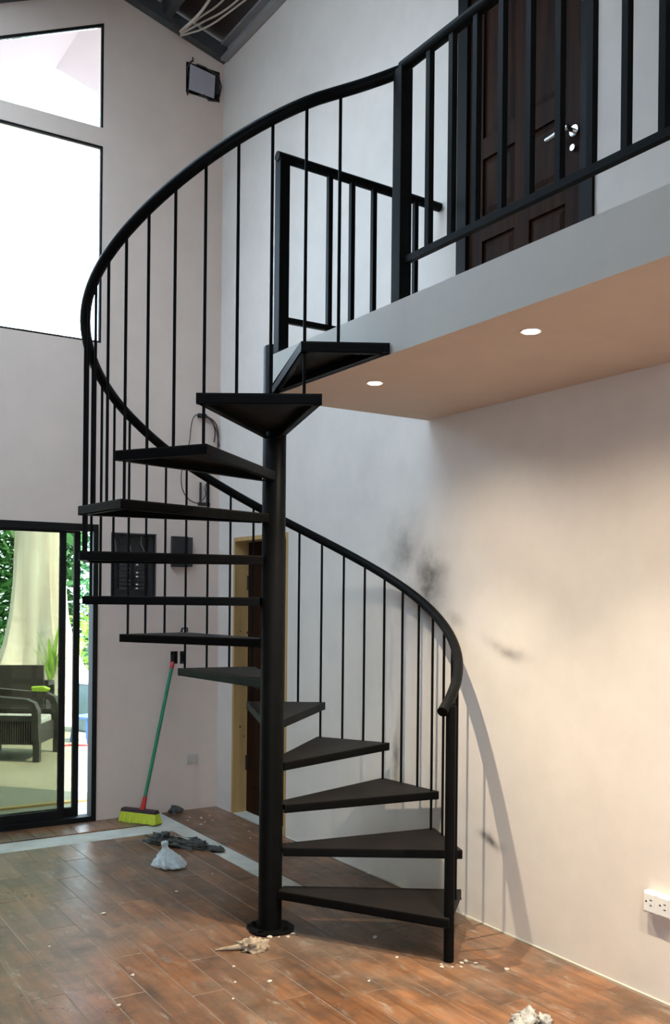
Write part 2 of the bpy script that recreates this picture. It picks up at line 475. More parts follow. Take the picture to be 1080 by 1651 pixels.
# roof: sheet, purlins, gable beam, channel along the right wall
rf = MB()
xl, xr, ya, yb = -6.6, 2.2, -7.0, 3.87
def slope_quad(mb, x0, x1, y0, y1, off, th):
    pts = [(x0, roof_z(x0) + off), (x1, roof_z(x1) + off), (x1, roof_z(x1) + off + th), (x0, roof_z(x0) + off + th)]
    mb.prism(pts, y1 - y0, 'y', y0)
SKY = (-2.6, -0.75, -0.6, 2.25)                    # unseen roof light added in the left slope to bring daylight in
slope_quad(rf, xl, SKY[0], ya, yb, 0.13, 0.04); slope_quad(rf, SKY[1], RIDGE_X, ya, yb, 0.13, 0.04)
slope_quad(rf, SKY[0], SKY[1], ya, SKY[2], 0.13, 0.04); slope_quad(rf, SKY[0], SKY[1], SKY[3], yb, 0.13, 0.04)
slope_quad(rf, RIDGE_X, xr, ya, yb, 0.13, 0.04)
ceil = struct(rf.build('ceiling', 'roof'), 'dark red-brown roof sheeting over steel purlins', 'roof')
sg = MB(); slope_quad(sg, SKY[0], SKY[1], SKY[2], SKY[3], 0.145, 0.006)
struct(sg.build('added_roof_light', 'glass'), 'clear glazed roof light added out of view in the left roof slope for daylight', 'window')
for x in (0.44, -0.45, -1.25, -2.1, -3.0, -4.0, -5.0):
    z = roof_z(x)
    MB().box((x - 0.03, -6.5, z + 0.02), (x + 0.03, YC, z + 0.128)).build('purlin', 'beam', ceil)
for yy in (YC - 0.05, -0.5, -3.5):
    g = MB()
    for x0, x1 in ((-5.9, RIDGE_X), (RIDGE_X, XW)):
        slope_quad(g, x0, x1, yy - 0.02, yy + 0.05, -0.005 if yy > 2 else 0.0, 0.10)
    g.build('rafter', 'beam', ceil)
ch = MB(); ch.box((XW - 0.055, -6.5, 5.505), (XW + 0.0, YC - 0.06, 5.525)); ch.box((XW - 0.004, -6.5, 5.505), (XW + 0.004, YC - 0.06, 5.635)); ch.box((XW - 0.055, -6.5, 5.615), (XW, YC - 0.06, 5.635))
struct(ch.build('trim_1', 'beampale'), 'pale grey steel channel along the top of the right wall', 'beam')
sf = MB()
slope_quad(sf, -6.6, RIDGE_X, YC + TB + 0.002, 3.85, 0.07, 0.03); slope_quad(sf, RIDGE_X, 2.2, YC + TB + 0.002, 3.85, 0.07, 0.03)
struct(sf.build('soffit', 'soffit'), 'pinkish white gable soffit outside the upper window', 'soffit')

# floor: cement bed, wood-look tile planks, one bare row along two sides
fl = MB(); fl.box((-6.0, -6.65, -0.12), (XW + 0.6, YC + 0.001, -0.008))
floor = struct(fl.build('floor', 'cement'), 'brown wood-look tile floor with a bare cement strip', 'floor')
PW, G = 0.1388, 0.0035
X0 = 0.2085
STRIPX = (0.347, 0.4855)
STRIPY = (1.985, 2.235)
pm = {}
def plank_mesh(w, l):
    k = (round(w, 3), round(l, 3))
    if k not in pm:
        b_ = MB(); e = 0.0012
        w2, l2 = w / 2, l / 2
        b_.add([(-w2, -l2, -0.008), (w2, -l2, -0.008), (w2, l2, -0.008), (-w2, l2, -0.008), (-w2, -l2, -e), (w2, -l2, -e), (w2, l2, -e), (-w2, l2, -e),
                (-w2 + e, -l2 + e, 0), (w2 - e, -l2 + e, 0), (w2 - e, l2 - e, 0), (-w2 + e, l2 - e, 0)],
               [(0, 1, 5, 4), (1, 2, 6, 5), (2, 3, 7, 6), (3, 0, 4, 7), (4, 5, 9, 8), (5, 6, 10, 9), (6, 7, 11, 10), (7, 4, 8, 11), (8, 9, 10, 11)])
        pm[k] = b_.mesh('plank')
    return pm[k]
far = MB()
prng = random.Random(3)
def lay(x0, x1, segs, near):
    for a, b_ in segs:
        if b_ - a < 0.03: continue
        cx, cy = (x0 + x1) / 2, (a + b_) / 2
        if near:
            place('plank', plank_mesh(x1 - x0 - G, b_ - a - G), 'tile', floor, (cx, cy, prng.uniform(-0.0006, 0.0)))
        else:
            far.box((x0 + G / 2, a + G / 2, -0.008), (x1 - G / 2, b_ - G / 2, 0))
def cut(y0, y1, off, L=0.9):
    ys_ = [y0]; y = y0 + ((off - y0) % L)
    if y - y0 < 0.05: y += L
    while y < y1 - 0.05:
        ys_.append(y); y += L
    return list(zip(ys_, ys_[1:] + [y1]))
for i in range(-44, 6):
    x0 = X0 + i * PW; x1 = min(x0 + PW, XW - 0.003)
    if x0 > XW - 0.02 or x0 < -5.84: continue
    if abs(x0 - STRIPX[0]) < 0.01:
        lay(x0, x1, cut(-3.6, 0.5, -0.3), True); lay(x0, x1, cut(-6.48, -3.6, -0.3), False)
        continue
    off = -0.857 + (i + 2) * 0.37 + 0.03 * math.sin(i * 5.1)
    near = x0 > -3.0
    if x0 > STRIPX[1] - 0.01:
        lay(x0, x1, cut(-3.6, YC, off), near)
    else:
        lay(x0, x1, cut(-3.6, STRIPY[0], off), near)
        lay(x0, x1, [(STRIPY[1], YC)], near and x0 > -1.6)
    lay(x0, x1, cut(-6.48, -3.6, off), False)
o = far.build('plank_field', 'tile', floor); o['kind'] = 'stuff'
gr = MB()
gr.add([(-5.84, -6.48, -0.0018), (STRIPX[0], -6.48, -0.0018), (STRIPX[0], STRIPY[0], -0.0018), (-5.84, STRIPY[0], -0.0018)], [(0, 1, 2, 3)])
gr.add([(STRIPX[1], -6.48, -0.0018), (XW, -6.48, -0.0018), (XW, YC, -0.0018), (STRIPX[1], YC, -0.0018)], [(0, 1, 2, 3)])
gr.add([(STRIPX[0], -6.48, -0.0018), (STRIPX[1], -6.48, -0.0018), (STRIPX[1], 0.5, -0.0018), (STRIPX[0], 0.5, -0.0018)], [(0, 1, 2, 3)])
gr.build('grout', 'grout', floor)
sk = MB()
sk.prism([(XW, 0.0), (XW, 0.005), (XW - 0.003, 0.004), (XW - 0.007, 0.0)], 1.46 + 6.4, 'y', -6.4)
struct(sk.build('baseboard_right', 'cement'), 'thin pale mortar bead along the foot of the cream wall', 'trim')

# ------------------------------------------------------------------ balcony slab
sl = MB()
poly = [(XF, -6.5), (XW, -6.5), (XW, 0.012), (0.062, 0.012), (0.062, -0.062), (XF, -0.062)]
sl.prism(poly, ZT - ZB, 'z', ZB)
slab = sl.build('balcony_slab', 'slab')
slab.data.materials.append(M['fascia'])
for pl in slab.data.polygons:
    if abs(pl.normal.z) < 0.5: pl.material_index = 1
struct(slab, 'plastered concrete landing slab with grey edge, above the lower room', 'balcony')

# ------------------------------------------------------------------ lower door in the right wall
d2 = struct(thing('door_2', '', ''), 'dark door in a raw yellow pine frame behind the stair column', 'door')
y0, y1, z1 = LDOOR[0], LDOOR[1], LDOOR[3]
jm = MB(); jm.box((XW - 0.002, y1 - 0.028, 0), (XW + TR, y1, z1)); jm.build('jamb', 'pine', d2)
jm = MB(); jm.box((XW - 0.002, y0, 0), (XW + TR, y0 + 0.028, z1)); jm.build('jamb', 'pine', d2)
MB().box((XW - 0.002, y0 + 0.028, z1 - 0.028), (XW + TR, y1 - 0.028, z1)).build('head_jamb', 'pine', d2)
lf = MB().box((XW + TR - 0.045, y0 + 0.031, 0.008), (XW + TR - 0.005, y1 - 0.031, z1 - 0.031)).build('door_leaf', 'darkwood', d2)
for zz in (0.2, 1.05):
    MB().box((XW + TR - 0.052, y0 + 0.13, zz), (XW + TR - 0.045, y1 - 0.13, zz + 0.7)).build('door_panel', 'darkwood', lf, bevel=0.003)
for zz in (1.66, 0.98, 0.36):
    h = MB(); h.box((XW + 0.098, y1 - 0.033, zz - 0.05), (XW + 0.140, y1 - 0.027, zz + 0.05)); h.tube([(XW + 0.098, y1 - 0.036, zz - 0.052), (XW + 0.098, y1 - 0.036, zz + 0.052)], 0.007, 8)
    h.build('hinge', 'black', d2)
for (dx, zz, r) in ((0.045, 1.31, 0.006), (0.062, 1.24, 0.006), (0.10, 1.30, 0.008), (0.05, 0.62, 0.008), (0.08, 0.55, 0.006)):
    k = MB(); k.tube([(XW + dx, y1 - 0.0285, zz), (XW + dx, y1 - 0.0278, zz)], r, 8); k.build('knot', 'knot', d2)
struct(MB().box((XW + 0.0, y0, -0.009), (XW + 0.6, y1, 0.002)).build('threshold', 'cement'), 'bare cement threshold under the lower door', 'threshold')

# ------------------------------------------------------------------ upper door on the landing
d1 = struct(thing('door_1', '', ''), 'dark panelled wooden door with silver lever on the upper landing', 'door')
y0, y1, z0, z1 = UDOOR
FWD = 0.075
MB().box((XW - 0.014, y0, z0), (XW + TR, y0 + FWD, z1)).build('door_frame', 'doorframe', d1, bevel=0.003)
MB().box((XW - 0.014, y1 - FWD, z0), (XW + TR, y1, z1)).build('door_frame', 'doorframe', d1, bevel=0.003)
MB().box((XW - 0.014, y0 + FWD, z1 - FWD), (XW + TR, y1 - FWD, z1)).build('door_frame', 'doorframe', d1, bevel=0.003)
ly0, ly1 = y0 + FWD + 0.002, y1 - FWD - 0.002
lf = MB().box((XW + 0.020, ly0, z0 + 0.004), (XW + 0.055, ly1, z1 - FWD - 0.002)).build('door_leaf', 'darkwood', d1)
st = 0.10
mid = (ly0 + ly1) / 2
for a, b_ in ((ly0, ly0 + st), (mid - st / 2, mid + st / 2), (ly1 - st, ly1)):
    MB().box((XW + 0.006, a, z0 + 0.004), (XW + 0.0195, b_, z1 - FWD - 0.002)).build('stile', 'darkwood', lf, bevel=0.003)
rails = ((z0 + 0.004, z0 + 0.20), (z0 + 0.62, z0 + 0.74), (z0 + 1.02, z0 + 1.12), (z1 - FWD - 0.13, z1 - FWD - 0.002))
for a, b_ in rails:
    for u0, u1 in ((ly0 + st, mid - st / 2), (mid + st / 2, ly1 - st)):
        MB().box((XW + 0.0065, u0, a), (XW + 0.0195, u1, b_)).build('cross_rail', 'darkwood', lf)
for (a, b_) in ((rails[0][1], rails[1][0]), (rails[1][1], rails[2][0]), (rails[2][1], rails[3][0])):
    for u0, u1 in ((ly0 + st, mid - st / 2), (mid + st / 2, ly1 - st)):
        pn = MB(); i = 0.035
        pn.add([(XW + 0.0195, u0 + 0.012, a + 0.012), (XW + 0.0195, u1 - 0.012, a + 0.012), (XW + 0.0195, u1 - 0.012, b_ - 0.012), (XW + 0.0195, u0 + 0.012, b_ - 0.012),
                (XW + 0.011, u0 + i, a + i), (XW + 0.011, u1 - i, a + i), (XW + 0.011, u1 - i, b_ - i), (XW + 0.011, u0 + i, b_ - i)],
               [(0, 1, 5, 4), (1, 2, 6, 5), (2, 3, 7, 6), (3, 0, 4, 7), (4, 5, 6, 7)])
        pn.build('door_panel', 'darkwood', lf)
hd = MB(); yy = ly0 + 0.045; zz = 3.605
hd.tube([(XW + 0.006, yy, zz), (XW - 0.045, yy, zz)], 0.010, 12)
hd.tube([(XW - 0.045, yy - 0.012, zz), (XW - 0.046, yy + 0.03, zz), (XW - 0.044, yy + 0.085, zz - 0.004), (XW - 0.042, yy + 0.125, zz - 0.004)], [0.014, 0.014, 0.012, 0.011], 10)
hd.tube([(XW + 0.0065, yy, zz), (XW - 0.002, yy, zz)], 0.025, 18)
hnd = hd.build('door_lever', 'chrome', lf, smooth=True)
MB().tube([(XW + 0.0065, yy, zz - 0.075), (XW - 0.010, yy, zz - 0.075)], 0.014, 14).build('key_cylinder', 'chrome', lf, smooth=True)

# ------------------------------------------------------------------ sliding door
sd = struct(thing('door_3', '', ''), 'black aluminium sliding glass door to the patio', 'door')
x0, x1, z1 = DOOR[0], DOOR[1], DOOR[3]
fr = MB(); fr.box((x1 - 0.034, YC - 0.012, 0.0), (x1, YC + TB + 0.004, z1)); fr.build('jamb', 'alu', sd, bevel=0.002)
fr = MB(); fr.box((x0, YC - 0.012, 0.0), (x0 + 0.04, YC + TB + 0.02, z1)); fr.build('jamb', 'alu', sd, bevel=0.002)
MB().box((x0 + 0.04, YC - 0.012, z1 - 0.05), (x1 - 0.034, YC + TB + 0.004, z1)).build('head_track', 'alu', sd, bevel=0.002)
MB().box((x0 + 0.04, YC - 0.012, 0.0), (x1 - 0.034, YC + TB + 0.004, 0.035)).build('floor_track', 'alu', sd, bevel=0.002)
for (xa, xb, yy) in ((-1.38, -0.216, YC + 0.012), (-1.30, -0.105, YC + 0.056)):
    zb_, zt_ = 0.036, z1 - 0.051
    lf = MB(); s = 0.042
    lf.box((xa, yy, zb_), (xa + s, yy + 0.026, zt_)); lf.box((xb - s, yy, zb_), (xb, yy + 0.026, zt_))
    lf.box((xa + s, yy, zb_), (xb - s, yy + 0.026, zb_ + 0.06)); lf.box((xa + s, yy, zt_ - 0.012), (xb - s, yy + 0.026, zt_))
    lo = lf.build('sliding_leaf', 'alu', sd)
    MB().box((xa + s, yy + 0.010, zb_ + 0.06), (xb - s, yy + 0.015, zt_ - 0.012)).build('pane', 'glassdoor', lo)
for (xa, xb, yy) in ((-2.36, -1.40, YC + 0.012),):
    lf = MB(); s = 0.042
    lf.box((xa, yy, 0.036), (xa + s, yy + 0.026, z1 - 0.051)); lf.box((xb - s, yy, 0.036), (xb, yy + 0.026, z1 - 0.051))
    lf.box((xa + s, yy, 0.036), (xb - s, yy + 0.026, 0.096)); lf.box((xa + s, yy, z1 - 0.063), (xb - s, yy + 0.026, z1 - 0.051))
    lo = lf.build('sliding_leaf', 'alu', sd)
    MB().box((xa + s, yy + 0.010, 0.096), (xb - s, yy + 0.015, z1 - 0.063)).build('pane', 'glassdoor', lo)

# ------------------------------------------------------------------ windows above it
w1 = struct(thing('window_1', '', ''), 'large fixed window with thin black frame in the gable wall', 'window')
a, b_, c, d = LWIN
f = 0.014
for bx in (((a, c), (b_, c + f)), ((a, d - f), (b_, d)), ((a, c + f), (a + f, d - f)), ((b_ - f, c + f), (b_, d - f))):
    MB().box((bx[0][0], YC + 0.004, bx[0][1]), (bx[1][0], YC + 0.028, bx[1][1])).build('window_frame', 'alu', w1)
MB().box((a + f, YC + 0.012, c + f), (b_ - f, YC + 0.017, d - f)).build('pane', 'glass', w1)
w2 = struct(thing('window_2', '', ''), 'trapezoid gable window with sloped top below the roof', 'window')
a, b_ = -1.55, 0.008
MB().prism([(a, wtop(a) - 0.02), (b_, wtop(b_) - 0.02), (b_, wtop(b_)), (a, wtop(a))], 0.024, 'y', YC + 0.004).build('window_frame', 'alu', w2)
MB().box((b_ - f, YC + 0.004, ZU + 0.004), (b_, YC + 0.028, wtop(b_) - 0.022)).build('window_frame', 'alu', w2)
MB().box((a, YC + 0.004, ZU + 0.004), (a + f, YC + 0.028, wtop(a) - 0.02)).build('window_frame', 'alu', w2)
MB().prism([(a + f, ZU + 0.002), (b_ - f, ZU + 0.002), (b_ - f, wtop(b_) - 0.03), (a + f, wtop(a) - 0.014)], 0.005, 'y', YC + 0.012).build('pane', 'glass', w2)

# ------------------------------------------------------------------ spiral staircase
RISE, STEP, PHASE, HW, R = 0.195, 25.692, -46.63, 14.24, 0.8996
stair = thing('spiral_staircase', 'black steel spiral staircase with triangular treads around a round column', 'staircase')
cl = MB(); cl.lathe([(0.0555, 0.008), (0.0555, 2.735), (0.050, 2.742)], 32); cl.build('column', 'steel', stair, smooth=True)
bp = MB()
pts = []
for k in range(24):
    a = 2 * PI * k / 24
    r = 0.115 + 0.018 * noise.noise(Vector((math.cos(a) * 2, math.sin(a) * 2, 3.3)))
    pts.append((r * math.cos(a), r * math.sin(a)))
bp.prism(pts, 0.008, 'z', 0.0005)
bpo = bp.build('base_plate', 'steel', stair)
for a in (0.6, 2.2, 3.7, 5.3):
    b_ = MB(); b_.tube([(0.085 * math.cos(a), 0.085 * math.sin(a), 0.008), (0.085 * math.cos(a), 0.085 * math.sin(a), 0.022)], 0.010, 6); b_.build('bolt', 'steel', bpo)

def tread_meshes(hw_a, hw_b, Rr=R, Rb=R, B=None, P3=None):
    """local tread pointing to +x, top at z = 0; hw_a / hw_b half angles"""
    ri = 0.052; wi = 0.040
    A = (Rr * math.cos(rad(hw_a)), -Rr * math.sin(rad(hw_a))); B = B or (Rb * math.cos(rad(hw_b)), Rb * math.sin(rad(hw_b)))
    P = [(ri, -wi), A, B, P3 or (ri, wi)]
    pl = MB().prism(P, 0.006, 'z', -0.006).mesh('tread')
    fr_ = MB()
    t = 0.006
    for (p, q) in ((P[0], P[1]), (P[1], P[2]), (P[2], P[3])):
        dx, dy = q[0] - p[0], q[1] - p[1]; L = math.hypot(dx, dy); nx, ny = -dy / L, dx / L
        quad = [p, q, (q[0] + nx * t, q[1] + ny * t), (p[0] + nx * t, p[1] + ny * t)]
        fr_.prism(quad, 0.034, 'z', -0.040)
        quad = [p, q, (q[0] + nx * 0.028, q[1] + ny * 0.028), (p[0] + nx * 0.028, p[1] + ny * 0.028)]
        fr_.prism(quad, 0.004, 'z', -0.0400)
    return pl, fr_.mesh('edge_frame')
std = tread_meshes(HW, HW)
T12 = tread_meshes(HW, HW + 2.5)
_a13 = rad(-(PHASE + 12 * STEP))
def _l13(x, y): return (x * math.cos(_a13) - y * math.sin(_a13), x * math.sin(_a13) + y * math.cos(_a13))
T13 = tread_meshes(HW, 0, R, R, _l13(-0.053, -1.0), _l13(-0.053, -0.045))
for k in range(1, 14):
    pl, frm = std if k < 12 else (T12 if k == 12 else T13)
    ang = rad(PHASE + STEP * (k - 1))
    o = place('tread', pl, 'tread', stair, (0, 0, RISE * k), ang)
    place('edge_frame', frm, 'steel', o)

# handrail curve
RR = 0.868
OFF = [(-61, 0.0), (60, 0.0), (90, 0.006), (120, 0.018), (150, 0.02), (200, -0.022), (250, 0.016), (269.5, -0.016)]
def rail_pt(a):
    z = 1.09 + (a + 61) * RISE / STEP
    for (a0, o0), (a1, o1) in zip(OFF, OFF[1:]):
        if a0 <= a <= a1:
            t = (a - a0) / (a1 - a0); t = t * t * (3 - 2 * t)
            z += o0 + (o1 - o0) * t
    r = RR
    if a > 252:
        t = (a - 252) / 17.5; r = RR + 0.135 * t * t
    return Vector((r * math.cos(rad(a)), r * math.sin(rad(a)), z))
path = [rail_pt(-60.5 + i * (269.3 + 60.5) / 110) for i in range(111)]
end = path[0] - (path[1] - path[0]).normalized() * 0.03
MB().tube([end] + path, 0.0235, 14).build('handrail', 'steel', stair, smooth=True)
nr, na = 0.884, -58.0
nx, ny = nr * math.cos(rad(na)), nr * math.sin(rad(na))
npost = MB(); npost.tube([(nx, ny, 0.001), (nx, ny, rail_pt(-58).z - 0.012)], 0.0225, 16)
no = npost.build('newel_post', 'steel', stair, smooth=True)
# balusters: three per step, the one in the overlap runs through both treads
BS = STEP / 3
a = PHASE - HW + 1.2 + BS
def tread_span(k):
    c_ = PHASE + STEP * (k - 1)
    lo, hi = c_ - HW, c_ + HW
    if k == 12: hi = c_ + HW + 2.5
    if k == 13: hi = 266.6
    return lo, hi
while a < 265.5:
    ks = [k for k in range(1, 14) if tread_span(k)[0] <= a + 0.3 and tread_span(k)[1] >= a - 0.3]
    k = min(ks)
    rb = RR if a < 240 else 0.862
    top = rail_pt(a)
    rb = math.hypot(top.x, top.y) - 0.002
    bx, by = rb * math.cos(rad(a)), rb * math.sin(rad(a))
    MB().tube([(bx, by, RISE * k), (bx, by, top.z - 0.012)], 0.0066, 8).build('baluster', 'steel', stair, smooth=True)
    a += BS

# ------------------------------------------------------------------ railing along the front of the landing
RX = -0.018
br = thing('balcony_railing', 'black steel railing along the front edge of the landing before the wooden door', 'railing', (RX, -1.02, ZT))
def L_(x, y, z): return (x - RX, y + 1.02, z - ZT)
pst = MB(); pst.box(L_(RX - 0.027, -1.047, ZT), L_(RX + 0.027, -0.993, 3.575)); pst.build('post', 'steel', br, bevel=0.003)
tz = 3.585
MB().tube([L_(RX, -1.018, tz), L_(RX, -6.4, tz)], 0.0235, 14).build('handrail', 'steel', br, smooth=True)
MB().box(L_(RX - 0.0125, -6.4, 2.828), L_(RX + 0.0125, -1.047, 2.853)).build('bottom_rail', 'steel', br)
bme = MB().box((-0.0115, -0.0115, 0), (0.0115, 0.0115, tz - 0.015 - 2.853)).mesh('baluster')
y = -1.187
while y > -6.3:
    place('baluster', bme, 'steel', br, L_(RX, y, 2.853)); y -= 0.1305
pst2 = MB(); pst2.box(L_(RX - 0.025, -3.95, ZT), L_(RX + 0.025, -3.90, 3.57)); pst2.build('post', 'steel', br)

# short railing closing the end of the landing
er = thing('landing_railing', 'short black railing closing the end of the landing above the stair column', 'railing', (-0.02, -0.09, ZT))
def E_(x, y, z): return (x + 0.02, y + 0.09, z - ZT)
EY = -0.092
MB().box(E_(-0.048, EY - 0.026, ZT), E_(0.004, EY + 0.026, 3.585)).build('post', 'steel', er, bevel=0.003)
MB().tube([E_(-0.052, EY, 3.592), E_(XW - 0.006, EY + 0.02, 3.58)], 0.0235, 14).build('handrail', 'steel', er, smooth=True)
MB().box(E_(XW - 0.02, EY + 0.005, 3.57), E_(XW, EY + 0.035, 3.592)).build('wall_bracket', 'steel', er)
MB().box(E_(0.004, EY - 0.0125, 2.832), E_(XW, EY + 0.0125, 2.857)).build('bottom_rail', 'steel', er)
bme = MB().box((-0.0115, -0.0115, 0), (0.0115, 0.0115, 3.57 - 2.857)).mesh('baluster')
for i in range(5):
    place('baluster', bme, 'steel', er, E_(0.112 + 0.1275 * (i + 1) - 0.004, EY, 2.857))

# ------------------------------------------------------------------ downlights in the slab
DL = [(0.183, -0.56, 'small round recessed light in the slab nearest the stair column, lit warm'),
      (0.166, -1.53, 'larger looking round recessed light in the slab right of the stair, lit warm'),
      (0.160, -2.50, 'added unseen round recessed light in the slab beyond the right picture edge'),  # this lamp and the next are out of view, added for their light
      (0.160, -3.47, 'added unseen round recessed light in the slab farthest from the stair')]
for x, y, lb in DL:
    t = thing('downlight', lb, 'downlight', (x, y, ZB), 0, 'recessed lights under the landing slab')
    MB().lathe([(0.028, -0.001), (0.037, -0.004), (0.037, 0.0), (0.028, 0.0)], 24).build('trim_ring', 'white', t, smooth=True)
    MB().lathe([(0.0275, -0.0055), (0.0275, -0.0012)], 24).build('lens', 'lens', t)
    for nm, watt, size in (('downlight_beam', DOWNLIGHT_W, 88), ('downlight_spill', DOWNLIGHT_SPILL_W, 150)):
        ld = bpy.data.lights.new(nm, 'SPOT')
        ld.energy = watt; ld.color = DOWNLIGHT_COL; ld.spot_size = rad(size); ld.spot_blend = 1.0; ld.shadow_soft_size = 0.009
        lo = bpy.data.objects.new(nm, ld); C.objects.link(lo); lo.parent = t; lo.location = (0, 0, -0.012)

# ------------------------------------------------------------------ electrical things on the back wall
def open_box(name, rect, depth, mat, parent):
    a, b_, c, d = rect; t = 0.004; y0_, y1_ = YC + 0.001, YC + depth
    q = MB(); q.box((a, y1_ - t, c), (b_, y1_, d))
    q.box((a, y0_, c), (a + t, y1_ - t, d)); q.box((b_ - t, y0_, c), (b_, y1_ - t, d)); q.box((a + t, y0_, c), (b_ - t, y1_ - t, c + t)); q.box((a + t, y0_, d - t), (b_ - t, y1_ - t, d))
    return q.build(name, mat, parent)
ep = thing('breaker_panel', 'open dark recessed breaker panel without its cover beside the sliding door', 'breaker panel', (0, 0, 0))
open_box('enclosure', PANEL, 0.07, 'panelgrey', ep)
for col_, xx in enumerate((0.165, 0.275)):
    for i in range(8):
        z = 1.60 + i * 0.028
        q = MB().box((xx, YC + 0.03, z), (xx + 0.085, YC + 0.062, z + 0.024)).build('breaker', 'breaker', ep)
        MB().box((xx + (0.06 if col_ == 0 else 0.012), YC + 0.022, z + 0.007), (xx + (0.074 if col_ == 0 else 0.026), YC + 0.03, z + 0.017)).build('toggle', 'white' if (i + col_) % 3 else 'breaker', q)
MB().box((0.375, YC + 0.02, 1.53), (0.412, YC + 0.06, 1.97)).build('neutral_bar', 'black', ep)
rng = random.Random(5)
for i in range(7):
    xx = 0.13 + i * 0.034
    MB().tube([(xx, YC + 0.05, 1.985), (xx + rng.uniform(-.02, .02), YC + 0.035, 1.93), (xx + rng.uniform(-.03, .03), YC + 0.045, 1.87), (xx + rng.uniform(-.02, .03), YC + 0.05, 1.82)], 0.003, 6).build('wire', 'wire' if i % 3 else 'beampale', ep, smooth=True)
MB().box((0.118, YC + 0.03, 1.528), (0.20, YC + 0.06, 1.545)).build('terminal_strip', 'white', ep)
q = MB(); a, b_, c, d = PANEL
for bx in (((a - .012, c - .012), (b_ + .004, c)), ((a - .012, d), (b_ + .004, d + .008)), ((a - .012, c), (a, d)), ((b_, c), (b_ + .004, d))):
    q.box((bx[0][0], YC - 0.003, bx[0][1]), (bx[1][0], YC - 0.0005, bx[1][1]))
q.build('plaster_edge', 'panelgrey', ep)

t = thing('meter_box', 'small flat black box on the wall right of the breaker panel', 'electrical box', (0.617, YC, 1.77))
MB().box((-0.081, -0.030, 0.0), (0.045, -0.001, 0.222)).build('cover', 'black', t, bevel=0.004)
MB().box((0.047, -0.030, 0.004), (0.081, -0.001, 0.218)).build('side_flap', 'panelgrey', t, bevel=0.003)

jb = thing('junction_box', 'square junction box with tilted grey cover and torn plaster high in the corner', 'junction box')
open_box('enclosure', JBOX, 0.07, 'black', jb)
q = MB(); q.prism([(0.637, 5.245), (0.838, 5.235), (0.846, 5.405), (0.645, 5.432)], 0.004, 'y', YC - 0.016); q.build('cover_plate', 'coverplate', jb)
q = MB(); q.box((0.852, YC - 0.02, 5.27), (0.882, YC + 0.05, 5.40)); q.build('terminal_block', 'black', jb)
for (pp) in ([(0.66, 5.46), (0.64, 5.435), (0.625, 5.40), (0.63, 5.34)], [(0.70, 5.45), (0.76, 5.44), (0.82, 5.43), (0.872, 5.41)], [(0.88, 5.40), (0.895, 5.34), (0.885, 5.27), (0.87, 5.235)], [(0.72, 5.225), (0.76, 5.235), (0.80, 5.215), (0.86, 5.222)], [(0.635, 5.25), (0.625, 5.20)], [(0.67, 5.49), (0.665, 5.455)]):
    MB().tube([(x, YC - 0.006 - 0.012 * (i % 2), z) for i, (x, z) in enumerate(pp)], 0.006, 6).build('loose_wire', 'wire', jb, smooth=True)

for (a, b_, c, d), lb in zip(SOCK, ('open black switch box just behind the tip of the broom handle', 'open black switch box right of the broom tip')):
    t = thing('switch_box', lb, 'switch box', group='empty switch boxes in the back wall')
    open_box('box', (a, b_, c, d), 0.05, 'black', t)
    for zz in (c + 0.018, d - 0.018):
        MB().tube([((a + b_) / 2, YC + 0.004, zz), ((a + b_) / 2, YC + 0.045, zz)], 0.007, 8).build('screw_lug', 'panelgrey', t)
t = thing('cover_plate', 'beige blank cover plate low on the back wall near the corner', 'cover plate', (0.716, YC, 0.37))
MB().box((-0.042, -0.008, -0.035), (0.042, -0.0005, 0.035)).build('plate', 'beigeplate', t, bevel=0.004)
for xx in (-0.025, 0.025):
    MB().tube([(xx, -0.0095, 0), (xx, -0.007, 0)], 0.004, 8).build('screw', 'beigeplate', t)
t = tag(MB().tube([(0.625, YC - 0.002, 1.305), (0.625, YC - 0.016, 1.305), (0.625, YC - 0.018, 1.325), (0.665, YC - 0.018, 1.327), (0.667, YC - 0.016, 1.305), (0.667, YC - 0.002, 1.303)], 0.007, 8).build('wall_hook', 'black'), 'small black staple hook in the back wall above the switch boxes', 'hook')

hw = thing('hanging_wires', 'tangle of thin dark wires hanging from a stub on the back wall', 'wires')
MB().box((0.735, YC - 0.03, 2.87), (0.80, YC - 0.001, 2.90)).build('stub_box', 'black', hw, bevel=0.003)
def wire(pp, r=0.0035, mat='wire', off=0.02):
    # smooth the polyline
    P = [Vector((x, YC - off - 0.01 * math.sin(i * 1.7), z)) for i, (x, z) in enumerate(pp)]
    for _ in range(2):
        Q = [P[0]]
        for p_, q_ in zip(P, P[1:]):
            Q += [p_ * 0.75 + q_ * 0.25, p_ * 0.25 + q_ * 0.75]
        P = Q + [P[-1]]
    MB().tube(P, r, 6).build('wire', mat, hw, smooth=True)
wire([(0.738, 2.895), (0.69, 2.87), (0.677, 2.789), (0.674, 2.675), (0.631, 2.581), (0.598, 2.443), (0.614, 2.331), (0.673, 2.254), (0.75, 2.235)])
wire([(0.795, 2.883), (0.85, 2.85), (0.875, 2.78), (0.868, 2.70)], 0.005)
wire([(0.795, 2.89), (0.87, 2.85), (0.90, 2.77), (0.898, 2.66)], 0.005)
wire([(0.79, 2.88), (0.83, 2.86), (0.88, 2.81), (0.912, 2.67)], 0.004)
wire([(0.76, 2.25), (0.80, 2.30), (0.79, 2.36), (0.815, 2.40)], 0.004)
t = thing('conduit_stubs', 'pair of short black conduit stubs on the back wall under the hanging wires', 'conduit')
for xx, zz in ((0.762, 2.396), (0.817, 2.413)):
    MB().tube([(xx, YC - 0.012, 2.225), (xx, YC - 0.012, zz)], 0.009, 8).build('stub', 'black', t, smooth=True)
MB().box((0.745, YC - 0.02, 2.225), (0.835, YC - 0.001, 2.25)).build('clamp', 'black', t)

